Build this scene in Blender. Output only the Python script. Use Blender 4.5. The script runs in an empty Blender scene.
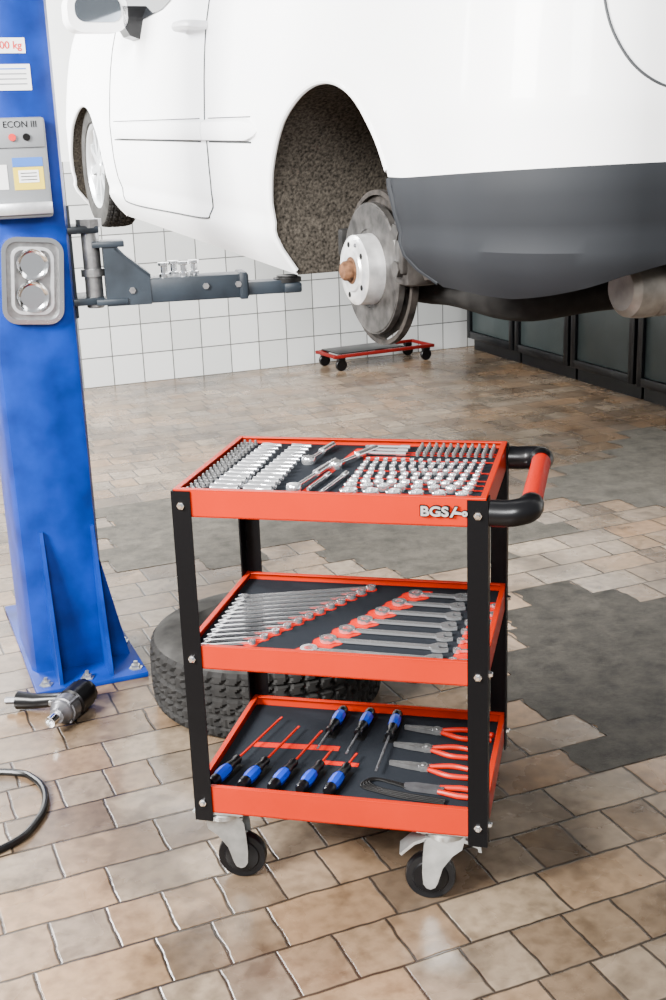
import bpy, bmesh, math, random
from mathutils import Matrix, Vector, noise as mnoise
random.seed(7)
COL=bpy.context.scene.collection
T=Matrix.Translation
def RZ(a): return Matrix.Rotation(a,4,'Z')
def RX(a): return Matrix.Rotation(a,4,'X')
def RY(a): return Matrix.Rotation(a,4,'Y')
rad=math.radians
# ---------------------------------------------------------------- materials
def mat(name,col,rough=.5,metal=0.,var=0.,scale=30.,bump=0.,coat=0.,dist=.002,spec=.5):
    m=bpy.data.materials.new(name);m.use_nodes=True;nt=m.node_tree;b=nt.nodes['Principled BSDF']
    b.inputs['Base Color'].default_value=(*col,1);b.inputs['Roughness'].default_value=rough;b.inputs['Metallic'].default_value=metal
    b.inputs['Specular IOR Level'].default_value=spec
    if coat: b.inputs['Coat Weight'].default_value=coat
    n=nt.nodes.new('ShaderNodeTexNoise');n.inputs['Scale'].default_value=scale;n.inputs['Detail'].default_value=6
    tc=nt.nodes.new('ShaderNodeTexCoord');nt.links.new(tc.outputs['Object'],n.inputs['Vector'])
    if var:
        mx=nt.nodes.new('ShaderNodeMix');mx.data_type='RGBA'
        mr_=nt.nodes.new('ShaderNodeMapRange');mr_.inputs[1].default_value=.3;mr_.inputs[2].default_value=.7;nt.links.new(n.outputs['Fac'],mr_.inputs[0])
        mx.inputs[6].default_value=(*[max(0,c*(1-var)) for c in col],1);mx.inputs[7].default_value=(*[min(1,c*(1+var)) for c in col],1)
        nt.links.new(mr_.outputs[0],mx.inputs[0]);nt.links.new(mx.outputs[2],b.inputs['Base Color'])
    if bump:
        bp=nt.nodes.new('ShaderNodeBump');bp.inputs['Strength'].default_value=bump;bp.inputs['Distance'].default_value=dist
        nt.links.new(n.outputs['Fac'],bp.inputs['Height']);nt.links.new(bp.outputs[0],b.inputs['Normal'])
    return m
M=dict(
 red=mat('red_paint',(.32,.0105,.0),.30,0,.06,8,spec=.14),
 black=mat('black_powder_coat',(.0012,.0012,.0016),.42,0,.1,200,.1,spec=.14),
 plastic=mat('black_plastic',(.002,.002,.0025),.30,spec=.28),
 foam=mat('grey_foam',(.010,.0118,.015),.95,0,.15,400,.2,spec=.05),
 redfoam=mat('red_foam',(.42,.006,.0),.8,0,.1,300,spec=.05),
 chrome=mat('chrome',(.90,.91,.92),.14,1.),
 bright=mat('bright_steel',(.90,.91,.93),.15,.92),
 satin=mat('satin_steel',(.75,.76,.78),.32,.8,.1,60),
 mirror=mat('mirror_glass',(.30,.34,.38),.05,.9),
 darksteel=mat('dark_steel',(.14,.14,.15),.4,.8,.2,60),
 greysteel=mat('grey_steel',(.30,.30,.30),.3,.85,.2,60),
 zinc=mat('zinc',(.42,.43,.42),.30,.85,.25,30),
 rubber=mat('rubber',(.010,.0095,.009),.8,0,.5,30,.1,spec=.25),
 sidewall=mat('dusty_sidewall',(.030,.029,.027),.85,0,.5,18,.1,spec=.2),
 hose=mat('hose_rubber',(.003,.003,.003),.35,spec=.3),
 blue=mat('blue_plastic',(.003,.030,.36),.3,spec=.3),
 redgrip=mat('red_grip',(.34,.006,.0),.35,spec=.14),
 dollyred=mat('dull_red_paint',(.13,.004,.003),.5,spec=.2),
 bluepaint=mat('blue_paint',(.001,.0195,.175),.36,0,.40,9,.15,spec=.2),
 armgrey=mat('dark_grey_paint',(.013,.018,.024),.4,0,.35,14,spec=.3),
 white=mat('white_car_paint',(.91,.915,.92),.42,0,0,1,0,.15),
 liner=mat('muddy_arch_liner',(.038,.033,.027),1.,0,.8,130,.8,0,.003,spec=.1),
 bumper=mat('dark_grey_bumper',(.0125,.014,.0165),.72,0,.10,6,0,spec=.2),
 under=mat('underbody',(.008,.0075,.007),.75,0,.7,25,.5,spec=.2),
 rust=mat('dirty_dark_iron',(.024,.020,.017),.8,.2,.75,40,.6,spec=.3),
 rustb=mat('rusty_hub',(.10,.046,.022),.85,.15,.7,60,.6,spec=.2),
 castiron=mat('dark_disc',(.046,.043,.040),.5,.45,.7,30,.3,spec=.4),
 bell=mat('disc_bell',(.66,.655,.65),.30,.6,.3,22,.1),
 alu=mat('aluminium',(.62,.64,.65),.3,.6),
 muffler=mat('dull_muffler_metal',(.17,.155,.135),.45,.6,.5,16,.3),
 glass=mat('dark_glass',(.01,.012,.015),.08),
 seam_and_shade=mat('seam_and_shade',(.03,.033,.036),.8),  # panel gaps, and the painted shade lines along the side moulding
 boxgrey=mat('box_grey',(.17,.18,.19),.5,0,.05,10),
 labelw=mat('label_white',(.7,.7,.7),.6),
 labely=mat('label_yellow',(.60,.45,.02),.6),
 labelb=mat('label_blue',(.02,.11,.42),.6),
 labelr=mat('label_red',(.5,.008,.006),.6),
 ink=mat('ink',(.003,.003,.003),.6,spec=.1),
 cabinet=mat('cabinet_black',(.003,.0035,.0045),.3,0,.1,10,spec=.25),
 cabdoor=mat('cabinet_door',(.034,.044,.044),.35,0,.1,8,spec=.3),
)
# ---------------------------------------------------------------- mesh builder
class B:
    def __init__(s): s.bm=bmesh.new();s.mi=0
    def _add(s,vs,fs,mtx=None):
        mtx=mtx or Matrix();bv=[s.bm.verts.new(mtx@Vector(v)) for v in vs];out=[]
        for f in fs:
            try:
                fc=s.bm.faces.new([bv[i] for i in f]);fc.material_index=s.mi;out.append(fc)
            except ValueError: pass
        return bv,out
    def box(s,c,d,mtx=None,bev=0.):
        x,y,z=[q/2 for q in d];mtx=(mtx or Matrix())@T(Vector(c))
        vs=[(a*x,b*y,e*z) for a in(-1,1) for b in(-1,1) for e in(-1,1)]
        bv,fs=s._add(vs,[(0,1,3,2),(4,6,7,5),(0,4,5,1),(2,3,7,6),(0,2,6,4),(1,5,7,3)],mtx)
        if bev:
            es={e for f in fs for e in f.edges}
            r=bmesh.ops.bevel(s.bm,geom=list(es),offset=bev,segments=2,affect='EDGES',profile=.5)
            for f in r['faces']: f.material_index=s.mi
        return s
    def prism(s,poly,z0,z1,mtx=None):
        n=len(poly);vs=[(p[0],p[1],z0) for p in poly]+[(p[0],p[1],z1) for p in poly]
        s._add(vs,[tuple(range(n))[::-1],tuple(range(n,2*n))]+[(i,(i+1)%n,n+(i+1)%n,n+i) for i in range(n)],mtx);return s
    def lathe(s,prof,seg=24,mtx=None,closed=False):
        vs=[];fs=[];n=len(prof)
        for k in range(seg):
            a=2*math.pi*k/seg;c,d=math.cos(a),math.sin(a)
            vs+=[(r*c,r*d,z) for r,z in prof]
        for k in range(seg):
            k2=(k+1)%seg
            for i in range(n if closed else n-1):
                j=(i+1)%n;fs.append((k*n+i,k2*n+i,k2*n+j,k*n+j))
        if not closed:
            if prof[0][0]>1e-6: fs.append(tuple(k*n for k in range(seg))[::-1])
            if prof[-1][0]>1e-6: fs.append(tuple(k*n+n-1 for k in range(seg)))
        s._add(vs,fs,mtx);return s
    def cyl(s,p0,p1,r,r2=None,seg=20,mtx=None,bev=0.):
        p0=Vector(p0);p1=Vector(p1);d=p1-p0;L=d.length;q=d.to_track_quat('Z','Y').to_matrix().to_4x4()
        r2=r if r2 is None else r2
        pr=[(r,0),(r2,L)] if not bev else [(r-bev,0),(r,bev),(r2,L-bev),(r2-bev,L)]
        return s.lathe(pr,seg,(mtx or Matrix())@T(p0)@q)
    def tube(s,pts,r,seg=10,mtx=None,closed=False):
        P=[Vector(p) for p in pts];n=len(P);vs=[];fs=[];up=None
        rr=r if isinstance(r,(list,tuple)) else [r]*n
        for i in range(n):
            a=P[(i-1)%n] if (closed or i>0) else P[i];b=P[(i+1)%n] if (closed or i<n-1) else P[i]
            t=(b-a).normalized()
            if up is None:
                up=Vector((0,0,1)) if abs(t.z)<.9 else Vector((0,1,0))
            u=(up-t*up.dot(t)).normalized();w=t.cross(u);up=u
            for k in range(seg):
                an=2*math.pi*k/seg;vs.append(P[i]+(u*math.cos(an)+w*math.sin(an))*rr[i])
        m=n if closed else n-1
        for i in range(m):
            for k in range(seg):
                k2=(k+1)%seg;j=(i+1)%n;fs.append((i*seg+k,i*seg+k2,j*seg+k2,j*seg+k))
        if not closed: fs+= [tuple(range(seg))[::-1],tuple(range((n-1)*seg,n*seg))]
        s._add(vs,fs,mtx);return s
    def mesh(s,name,mats,smooth=True,ang=35,recalc=True):
        if recalc: bmesh.ops.recalc_face_normals(s.bm,faces=s.bm.faces[:])
        me=bpy.data.meshes.new(name);s.bm.to_mesh(me);s.bm.free()
        for m in (mats if isinstance(mats,(list,tuple)) else [mats]): me.materials.append(M[m] if isinstance(m,str) else m)
        if smooth:
            me.shade_smooth();me.set_sharp_from_angle(angle=rad(ang))
        return me
def link(name,data,mtx=None,parent=None,label=None,cat=None,group=None,kind=None):
    o=bpy.data.objects.new(name,data);COL.objects.link(o)
    if parent: o.parent=parent
    if mtx is not None: o.matrix_basis=mtx
    if label:o['label']=label
    if cat:o['category']=cat
    if group:o['group']=group
    if kind:o['kind']=kind
    if data is None: o.empty_display_size=.1
    return o
def curvy(pts,n=8):
    out=[];P=[Vector(p) for p in pts]
    for i in range(len(P)-1):
        a=P[max(i-1,0)];b=P[i];c=P[i+1];d=P[min(i+2,len(P)-1)]
        for k in range(n):
            t=k/n;out.append(.5*((2*b)+(c-a)*t+(2*a-5*b+4*c-d)*t*t+(3*b-a-3*c+d)*t**3))
    out.append(P[-1]);return out
def rrect(w,h,r,n=6):
    o=[]
    for cx,cy,a0 in((w/2-r,h/2-r,0),(-w/2+r,h/2-r,90),(-w/2+r,-h/2+r,180),(w/2-r,-h/2+r,270)):
        for k in range(n+1):
            a=rad(a0+90*k/n);o.append((cx+r*math.cos(a),cy+r*math.sin(a)))
    return o
def textmesh(s,size,depth,m,bold=0.):
    c=bpy.data.curves.new('t','FONT');c.body=s;c.size=size;c.extrude=depth;c.offset=bold;c.align_x='CENTER';c.align_y='CENTER'
    o=bpy.data.objects.new('t',c);COL.objects.link(o);bpy.context.view_layer.update()
    me=bpy.data.meshes.new_from_object(o.evaluated_get(bpy.context.evaluated_depsgraph_get()));bpy.data.objects.remove(o)
    me.materials.clear();me.materials.append(M[m]);return me
FRONT=RX(rad(90))
# ---------------------------------------------------------------- camera
R=Vector((.962,-.271,-.035)).normalized();F=Vector((.250,.925,-.286)).normalized();U=R.cross(F).normalized()
cam=bpy.data.cameras.new('camera');co=bpy.data.objects.new('camera',cam);COL.objects.link(co)
mw=Matrix((( R.x,U.x,-F.x,0),(R.y,U.y,-F.y,0),(R.z,U.z,-F.z,1.4382),(0,0,0,1)));co.matrix_world=mw
cam.sensor_fit='VERTICAL';cam.sensor_height=36;cam.lens=42.76;cam.clip_start=.05;bpy.context.scene.camera=co
# ---------------------------------------------------------------- setting
ROT=rad(7.5);BW,BH=.226,.138
def roff(row): return math.fmod((row%7)*.37,1.)
def floor_mat():
    m=bpy.data.materials.new('floor_tiles');m.use_nodes=True;nt=m.node_tree;b=nt.nodes['Principled BSDF'];N=nt.nodes.new;L=nt.links.new
    tc=N('ShaderNodeTexCoord');mp=N('ShaderNodeMapping');mp.inputs['Rotation'].default_value=(0,0,-ROT);L(tc.outputs['Object'],mp.inputs['Vector'])
    def mth(op,a,c=None):
        n=N('ShaderNodeMath');n.operation=op
        for i,v in enumerate((a,c)):
            if v is None: continue
            if isinstance(v,(int,float)): n.inputs[i].default_value=v
            else: L(v,n.inputs[i])
        return n.outputs[0]
    sp=N('ShaderNodeSeparateXYZ');L(mp.outputs[0],sp.inputs[0])
    wob=N('ShaderNodeTexNoise');wob.inputs['Scale'].default_value=14;wob.inputs['Detail'].default_value=2;L(mp.outputs[0],wob.inputs['Vector'])
    sw=N('ShaderNodeSeparateColor');L(wob.outputs['Color'],sw.inputs[0])
    py=mth('ADD',mth('DIVIDE',mth('ADD',sp.outputs[1],mth('MULTIPLY',mth('SUBTRACT',sw.outputs[1],.5),.011)),BH),210)
    j=mth('FLOOR',py);fy=mth('MULTIPLY',mth('SUBTRACT',py,j),BH)
    off=mth('FLOORED_MODULO',mth('MULTIPLY',mth('FLOORED_MODULO',j,7),.37),1)
    px=mth('ADD',mth('ADD',mth('DIVIDE',mth('ADD',sp.outputs[0],mth('MULTIPLY',mth('SUBTRACT',sw.outputs[0],.5),.011)),BW),200),off)
    i=mth('FLOOR',px);fx=mth('MULTIPLY',mth('SUBTRACT',px,i),BW)
    cb=N('ShaderNodeCombineXYZ');L(i,cb.inputs[0]);L(j,cb.inputs[1])
    wn0=N('ShaderNodeTexWhiteNoise');wn0.noise_dimensions='3D';L(cb.outputs[0],wn0.inputs['Vector'])
    spl=mth('GREATER_THAN',wn0.outputs['Value'],.70)
    half=mth('MULTIPLY',mth('GREATER_THAN',fx,BW/2),spl)
    dsp=mth('ADD',mth('ABSOLUTE',mth('SUBTRACT',fx,BW/2)),mth('MULTIPLY',mth('SUBTRACT',1,spl),1))
    d=mth('MINIMUM',mth('MINIMUM',mth('MINIMUM',fx,mth('SUBTRACT',BW,fx)),dsp),mth('MINIMUM',fy,mth('SUBTRACT',BH,fy)))
    cb2=N('ShaderNodeCombineXYZ');L(i,cb2.inputs[0]);L(j,cb2.inputs[1]);L(mth('ADD',half,3),cb2.inputs[2])
    wn=N('ShaderNodeTexWhiteNoise');wn.noise_dimensions='3D';L(cb2.outputs[0],wn.inputs['Vector'])
    rc=N('ShaderNodeValToRGB');els=rc.color_ramp.elements;els[0].position=0;els[0].color=(.085,.058,.037,1);els[1].position=1;els[1].color=(.195,.145,.095,1)
    for p,c in((.15,(.140,.098,.062,1)),(.35,(.180,.110,.060,1)),(.5,(.145,.112,.080,1)),(.65,(.190,.120,.066,1)),(.8,(.130,.097,.068,1)),(.9,(.180,.137,.095,1))):
        e_=els.new(p);e_.color=c
    L(wn.outputs['Value'],rc.inputs[0])
    jm=N('ShaderNodeMapRange');jm.interpolation_type='SMOOTHSTEP';jm.inputs[1].default_value=.0012;jm.inputs[2].default_value=.0048;L(d,jm.inputs[0])
    def noise(sc,de,dist=0.):
        n=N('ShaderNodeTexNoise');n.inputs['Scale'].default_value=sc;n.inputs['Detail'].default_value=de;n.inputs['Distortion'].default_value=dist;L(mp.outputs[0],n.inputs['Vector']);return n
    def ramp(n,p0,c0,p1,c1):
        r=N('ShaderNodeValToRGB');r.color_ramp.elements[0].position=p0;r.color_ramp.elements[0].color=(*c0,1);r.color_ramp.elements[1].position=p1;r.color_ramp.elements[1].color=(*c1,1);L(n.outputs['Fac'],r.inputs[0]);return r
    mj=N('ShaderNodeMix');mj.data_type='RGBA';mj.inputs[6].default_value=(.026,.019,.0135,1);L(jm.outputs[0],mj.inputs[0]);L(rc.outputs[0],mj.inputs[7]);cur=mj.outputs[2]
    n2=noise(34,8)
    for n,p0,c0,p1,c1,f in ((noise(.8,5,.4),.38,(.66,.66,.66),.62,(1.45,1.46,1.49),1),(n2,.32,(.72,.71,.70),.60,(1.05,1.05,1.05),1),(noise(3.4,14,.8),.34,(.45,.43,.41),.48,(1,1,1),.8),(noise(11,12,.3),.36,(.6,.58,.56),.46,(1,1,1),.7)):
        r=ramp(n,p0,c0,p1,c1);mx=N('ShaderNodeMix');mx.data_type='RGBA';mx.blend_type='MULTIPLY';mx.inputs[0].default_value=f;L(cur,mx.inputs[6]);L(r.outputs[0],mx.inputs[7]);cur=mx.outputs[2]
    L(cur,b.inputs['Base Color'])
    rr=N('ShaderNodeMapRange');rr.inputs[1].default_value=.3;rr.inputs[2].default_value=.7;rr.inputs[3].default_value=.14;rr.inputs[4].default_value=.40;L(noise(4,8,.5).outputs['Fac'],rr.inputs[0]);L(rr.outputs[0],b.inputs['Roughness'])
    bp=N('ShaderNodeBump');bp.inputs['Strength'].default_value=.5;bp.inputs['Distance'].default_value=.003;L(jm.outputs[0],bp.inputs['Height'])
    b2=N('ShaderNodeBump');b2.inputs['Strength'].default_value=.12;b2.inputs['Distance'].default_value=.004;L(n2.outputs['Fac'],b2.inputs['Height']);L(bp.outputs[0],b2.inputs['Normal']);L(b2.outputs[0],b.inputs['Normal'])
    b.inputs['Specular IOR Level'].default_value=.45
    return m
M['floor']=floor_mat()
def wall_mat():
    m=bpy.data.materials.new('wall_tiles');m.use_nodes=True;nt=m.node_tree;b=nt.nodes['Principled BSDF'];N=nt.nodes.new;L=nt.links.new
    tc=N('ShaderNodeTexCoord');sp=N('ShaderNodeSeparateXYZ');cb=N('ShaderNodeCombineXYZ');L(tc.outputs['Object'],sp.inputs[0]);L(sp.outputs['X'],cb.inputs['X']);L(sp.outputs['Z'],cb.inputs['Y'])
    br=N('ShaderNodeTexBrick');L(cb.outputs[0],br.inputs['Vector']);br.offset=0;br.inputs['Scale'].default_value=1;br.inputs['Brick Width'].default_value=.2;br.inputs['Row Height'].default_value=.19
    br.inputs['Mortar Size'].default_value=.004;br.inputs['Color1'].default_value=(.58,.59,.58,1);br.inputs['Color2'].default_value=(.42,.43,.42,1);br.inputs['Mortar'].default_value=(.11,.11,.105,1)
    L(br.outputs['Color'],b.inputs['Base Color']);b.inputs['Roughness'].default_value=.15
    return m
M['walltile']=wall_mat()
M['plaster']=mat('plaster',(.74,.75,.74),.8,0,.06,3)
def conc(name,lo,hi):
    m=mat(name,(.125,.118,.105),.62,0,.0,9,.3,spec=.16);nt=m.node_tree;b=nt.nodes['Principled BSDF'];N=nt.nodes.new;L=nt.links.new
    tc=N('ShaderNodeTexCoord');n=N('ShaderNodeTexNoise');n.inputs['Scale'].default_value=12;n.inputs['Detail'].default_value=15;n.inputs['Roughness'].default_value=.75;L(tc.outputs['Object'],n.inputs['Vector'])
    r=N('ShaderNodeValToRGB');r.color_ramp.elements[0].position=.36;r.color_ramp.elements[0].color=(*lo,1);r.color_ramp.elements[1].position=.66;r.color_ramp.elements[1].color=(*hi,1);L(n.outputs['Fac'],r.inputs[0]);L(r.outputs[0],b.inputs['Base Color'])
    bp=[q for q in nt.nodes if q.type=='BUMP'][0];bp.inputs['Strength'].default_value=.7;bp.inputs['Distance'].default_value=.006;L(n.outputs['Fac'],bp.inputs['Height']);return m
M['concrete_dark']=conc('dark_stained_concrete',(.020,.0185,.016),(.060,.054,.045))
M['concrete']=conc('worn_concrete',(.040,.037,.031),(.105,.094,.077))
b=B();b._add([(-4,-3,0),(6,-3,0),(6,10,0),(-4,10,0)],[(0,1,2,3)]);link('floor',b.mesh('floor','floor'),kind='structure')
W0=T(Vector((.448,7.66,0)))@RZ(ROT)
b=B();b.box((.45,.1,.7),(7,.2,1.4));link('wall_back',b.mesh('wall','walltile',False),W0,kind='structure')
b=B();b.box((.45,.105,2.4),(7,.2,2.0));link('wall_upper',b.mesh('wall','plaster',False),W0,kind='structure')
b=B();b.box((0,0,1.7),(.2,6.5,3.4));link('wall_right',b.mesh('wall','plaster',False),T(Vector((4.35,5.2,0)))@RZ(ROT),kind='structure')
patches=[[(1.50,3.34),(1.62,3.36),(1.74,3.52),(1.88,3.25),(2.35,3.10),(1.9,2.25),(1.60,2.36),(1.46,2.30),(1.24,2.28),(1.24,2.50),(1.18,2.73),(1.32,2.95)],
 [(2.40,4.70),(2.7,4.8),(3.1,5.3),(3.5,4.7),(2.85,4.0),(2.44,3.98),(2.10,4.29)],
 [(.20,4.2),(.30,4.95),(.75,4.9),(1.15,4.75),(1.75,4.3),(1.95,3.95),(1.5,3.6),(1.1,3.75),(.95,4.1),(.6,4.0)]]
def inside(p,x,y):
    c=False
    for i in range(len(p)):
        (x1,y1),(x2,y2)=p[i],p[i-1]
        if (y1>y)!=(y2>y) and x<(x2-x1)*(y-y1)/(y2-y1)+x1: c=not c
    return c
mr=RZ(ROT)
for i,p in enumerate(patches):
    b=B()
    for row in range(5,60):
        off=roff(row);run=None;runs=[]
        for k in range(-20,40):
            c=mr@Vector(((k-off+.5)*BW,(row+.5)*BH,0));ins=inside(p,c.x,c.y)
            if ins and run is None: run=k
            if not ins and run is not None: runs.append((run,k));run=None
        for k0,k1 in runs:
            x0=(k0-off)*BW;x1=(k1-off)*BW;y0=row*BH;y1=y0+BH
            L_=[(x0+random.uniform(-.012,.012),y0+BH*t) for t in(1,.8,.6,.4,.2,0)];R_=[(x1+random.uniform(-.012,.012),y0+BH*t) for t in(0,.2,.4,.6,.8,1)]
            b._add([mr@Vector((x,y,.0012)) for x,y in L_+R_],[tuple(range(12))])
    link('trim_%d'%(i+1),b.mesh('patch','concrete_dark' if i==0 else 'concrete',False),kind='structure')
# ---------------------------------------------------------------- tyre
def tyre_mesh(name,Ro=.315,Ri=.20,w=.20,seg=384):
    h=w/2;NT=30
    inner=[(Ri,-h*.72),(Ri+.012,-h*.82),(Ri+.02,-h*.95),(Ri+.04,-h*1.0),(Ro-.045,-h*1.0),(Ro-.03,-h*.97),(Ro-.015,-h*.90)]
    tread=[(Ro-(.006*abs(2*k/NT-1)**3),-h*.80+h*1.6*k/NT) for k in range(NT+1)]
    n0=len(inner);prof=inner+tread+[(r,-z) for r,z in inner[::-1]]+[(Ri+.01,h*.6),(Ro-.03,h*.55),(Ro-.03,-h*.55),(Ri+.01,-h*.6)]
    n=len(prof);vs=[];fs=[]
    for k in range(seg):
        a=2*math.pi*k/seg
        for i,(r,z) in enumerate(prof):
            t=i-n0
            if 0<=t<=NT:
                zz=int(t+1.5*math.sin(k*math.pi/4))
                c=abs(t-15)
                if c in(4,5,11): r-=.0085
                else:
                    ph=(k+ (abs((c%4)-2)*1.4 if t<15 else abs((c%4)-2)*1.4+4))%8
                    if ph<1.9: r-=.0080
                    elif (k)%8 in(4,): r-=.003
            vs.append((r*math.cos(a),r*math.sin(a),z))
    b=B();sw_=[];tr_=[]
    for k in range(seg):
        k2=(k+1)%seg
        for i in range(n):
            j=(i+1)%n;(tr_ if n0-1<=i<n0+NT+1 else sw_).append((k*n+i,k2*n+i,k2*n+j,k*n+j))
    bv,_=b._add(vs,tr_)
    for f in sw_:
        fc=b.bm.faces.new([bv[q] for q in f]);fc.material_index=1
    return b.mesh(name,['rubber','sidewall'],True,30)
TY=tyre_mesh('tyre')
link('tyre',TY,T(Vector((.592,2.945,.1)))@RZ(.3),label='black rubber car tyre lying flat behind the trolley',cat='tyre')
# ---------------------------------------------------------------- car
car=link('car',None,T(Vector((.785,2.83,.9)))@RZ(rad(7.6))@RX(rad(1.3)),label='white car raised on a lift with rear wheel removed',cat='car')
def inset(z):
    K=[(.0,.07),(.24,.07),(.27,.045),(.31,.020),(.335,.012),(.36,.016),(.40,.006),(.47,0),(.60,-.002),(.64,.002),(.72,.010),(.80,.020),(.88,.034),(.96,.054),(1.04,.087),(1.2,.12)]
    for (a,p),(c,q) in zip(K,K[1:]):
        if a<=z<=c: return p+(q-p)*(z-a)/(c-a)
    return .1
AA,AB,AY=.395,.363,.018
def zb(y):
    if y>0: return .24-.062*max(0,1-y/2.6)
    return .24+.012*min(1,max(0,(-y-.25)/.2))
def shf(y): return (.008+.032*min(1,max(0,(-y-.4)/.5))) if y<-.2 else 0.
def zmap(y,z):
    s=shf(y)*math.exp(-((z-.47)/.12)**2)
    return (z if z>=.47 else .47-(.47-z)*(.47-zb(y))/.23)+s
def zinv(y,z): return z if z>=.47 else .47-(.47-z)*.23/(.47-zb(y))
def flare(y,z):
    s=0
    for cy in(AY,2.66):
        a=AA if cy<1 else .36
        d=math.hypot((y-cy)/a,(z-.32)/AB)*.36;s+=.014*math.exp(-((d-.375)/.06)**2)*(1 if z>.32 else max(0,1-(.32-z)/.1))
    return s
base=[]
y=3.05
while y>-.60: base.append((0,y));y-=.03
for k in range(17): a=rad(180+90*k/16);base.append((.26+.26*math.cos(a),-.62+.26*math.sin(a)))
for k in range(1,20): x=.26+1.24*k/20;base.append((x,-.88-.03*(1-((x-.88)/.62)**2)))
for k in range(13): a=rad(270+90*k/12);base.append((1.50+.26*math.cos(a),-.62+.26*math.sin(a)))
y=-.56
while y<3.05: base.append((1.76,y));y+=.09
for k in range(1,10): a=rad(0+90*k/10);base.append((1.36+.4*math.cos(a),3.05+.4*math.sin(a)))
for k in range(11): base.append((1.36-.96*k/10,3.45+.06*math.sin(math.pi*k/10)))
for k in range(1,10): a=rad(90+90*k/10);base.append((.4+.4*math.cos(a),3.05+.4*math.sin(a)))
zs=[.24,.255,.27,.29,.31,.335,.36,.38,.40,.425,.447,.47]+[.495+.025*k for k in range(22)]
vs=[];fs=[];n=len(base)
for z in zs:
    i=inset(z)
    for (x,y) in base:
        X=.88+(x-.88)*(1-i/.88);Y=1.28+(y-1.28)*(1-i*.9/2.16);zz=zmap(Y,z)
        if x<.01: X-=flare(Y,zz)
        if z<.46 and Y<-.35:
            X+=(-.006 if x<.88 else .006);Y-=.008
        vs.append((X,Y,zz))
for k in range(len(zs)-1):
    for i in range(n):
        j=(i+1)%n;fs.append((k*n+i,k*n+j,(k+1)*n+j,(k+1)*n+i))
b=B();bv,_=b._add(vs,fs+[tuple(range((len(zs)-1)*n,len(zs)*n))])
f_=b.bm.faces.new([bv[i] for i in range(n)][::-1]);bmesh.ops.triangulate(b.bm,faces=[f_])
body=link('body',b.mesh('body',['white','liner','bumper','under'],False),parent=car)
def archpts(cy,fl):
    if fl:
        p=[(cy+AA*1.0,.20),(cy+AA*1.003,.26)]
        N_=60
        for k in range(N_+1):
            a=rad(-4+(176+4)*k/N_);p.append((cy+AA*math.cos(a),.32+AB*math.sin(a)))
        return p+[(cy-AA-.008,.32),(cy-AA-.024,.29),(cy-AA-.06,.262)]
    p=[(cy+.362,.24)]
    for k in range(61):
        a=rad(-8+196*k/60);p.append((cy+.36*math.cos(a),.32+.36*math.sin(a)))
    return p+[(cy-.362,.24)]
def archpoly(cy,fl):
    p=archpts(cy,fl);return [(p[0][0]+.005,-.3)]+p+([(cy-.50,.21),(cy-.6,-.3)] if fl else [(cy-.37,-.3)])
YZX=Matrix(((0,0,1,0),(1,0,0,0),(0,1,0,0),(0,0,0,1)))
XZ=Matrix(((1,0,0,0),(0,0,-1,0),(0,1,0,0),(0,0,0,1)))
MS=['white','liner','bumper','under'];cut=[]
for cy,fl in((AY,True),(2.66,False)):
    b=B();b.mi=1;b.prism(archpoly(cy,fl),-.2,.36,YZX);cut.append(link('cutter',b.mesh('c',MS,False),parent=car))
b=B();b.mi=3;b.prism([(.02,.1),(.04,.235),(.12,.265),(.22,.305),(.32,.328),(.8,.328),(.9,.28),(.95,.1)],.2,1.2,RX(rad(90)));cut.append(link('cutter',b.mesh('c',MS,False),parent=car))
for c in cut:
    md=body.modifiers.new('b','BOOLEAN');md.object=c;md.operation='DIFFERENCE';md.solver='EXACT'
bpy.context.view_layer.update()
me=bpy.data.meshes.new_from_object(body.evaluated_get(bpy.context.evaluated_depsgraph_get()))
body.modifiers.clear()
for c in cut: bpy.data.objects.remove(c)
bm=bmesh.new();bm.from_mesh(me)
bmb=bm.copy()
def isb(f):
    c=f.calc_center_median();return c.y<-.2 and c.z<.475+shf(c.y) and (f.material_index==3 or (f.material_index==0 and abs(f.normal.z)<.9))
def isu(f): return f.calc_center_median().z<.29 and f.normal.z<-.9
bmesh.ops.delete(bm,geom=[f for f in bm.faces if isb(f)],context='FACES')
for f in bm.faces:
    if isu(f): f.material_index=3
bm.to_mesh(me);me.shade_smooth();me.set_sharp_from_angle(angle=rad(28));body.data=me
bmesh.ops.delete(bmb,geom=[f for f in bmb.faces if not isb(f)],context='FACES')
for f in bmb.faces: f.material_index=0
mb=bpy.data.meshes.new('rear_bumper');bmb.to_mesh(mb);mb.materials.append(M['bumper']);mb.shade_smooth();mb.set_sharp_from_angle(angle=rad(28))
bo=link('rear_bumper',mb,parent=car,label='dark grey plastic rear bumper')
def side(y,z,off=0.): return (inset(zinv(y,z))-flare(y,z)-off,y,z)
for cy,fl in((AY,True),(2.66,False)):
    pts=archpts(cy,fl)
    wp=[p for p in pts if not (fl and p[1]<.475 and p[0]<cy)];bpn=[p for p in pts if (fl and p[1]<.482 and p[0]<cy)]
    b=B();b.tube([side(p[0],p[1],-.003) for p in wp],.0075,8);link('arch_lip',b.mesh('al','white'),parent=car)
    if bpn: b=B();b.tube([side(p[0],p[1],-.003+(.004 if p[1]<.46 else 0)) for p in bpn],.008,8);link('arch_lip',b.mesh('al','bumper'),parent=car,label='dark grey arch edge')
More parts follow.
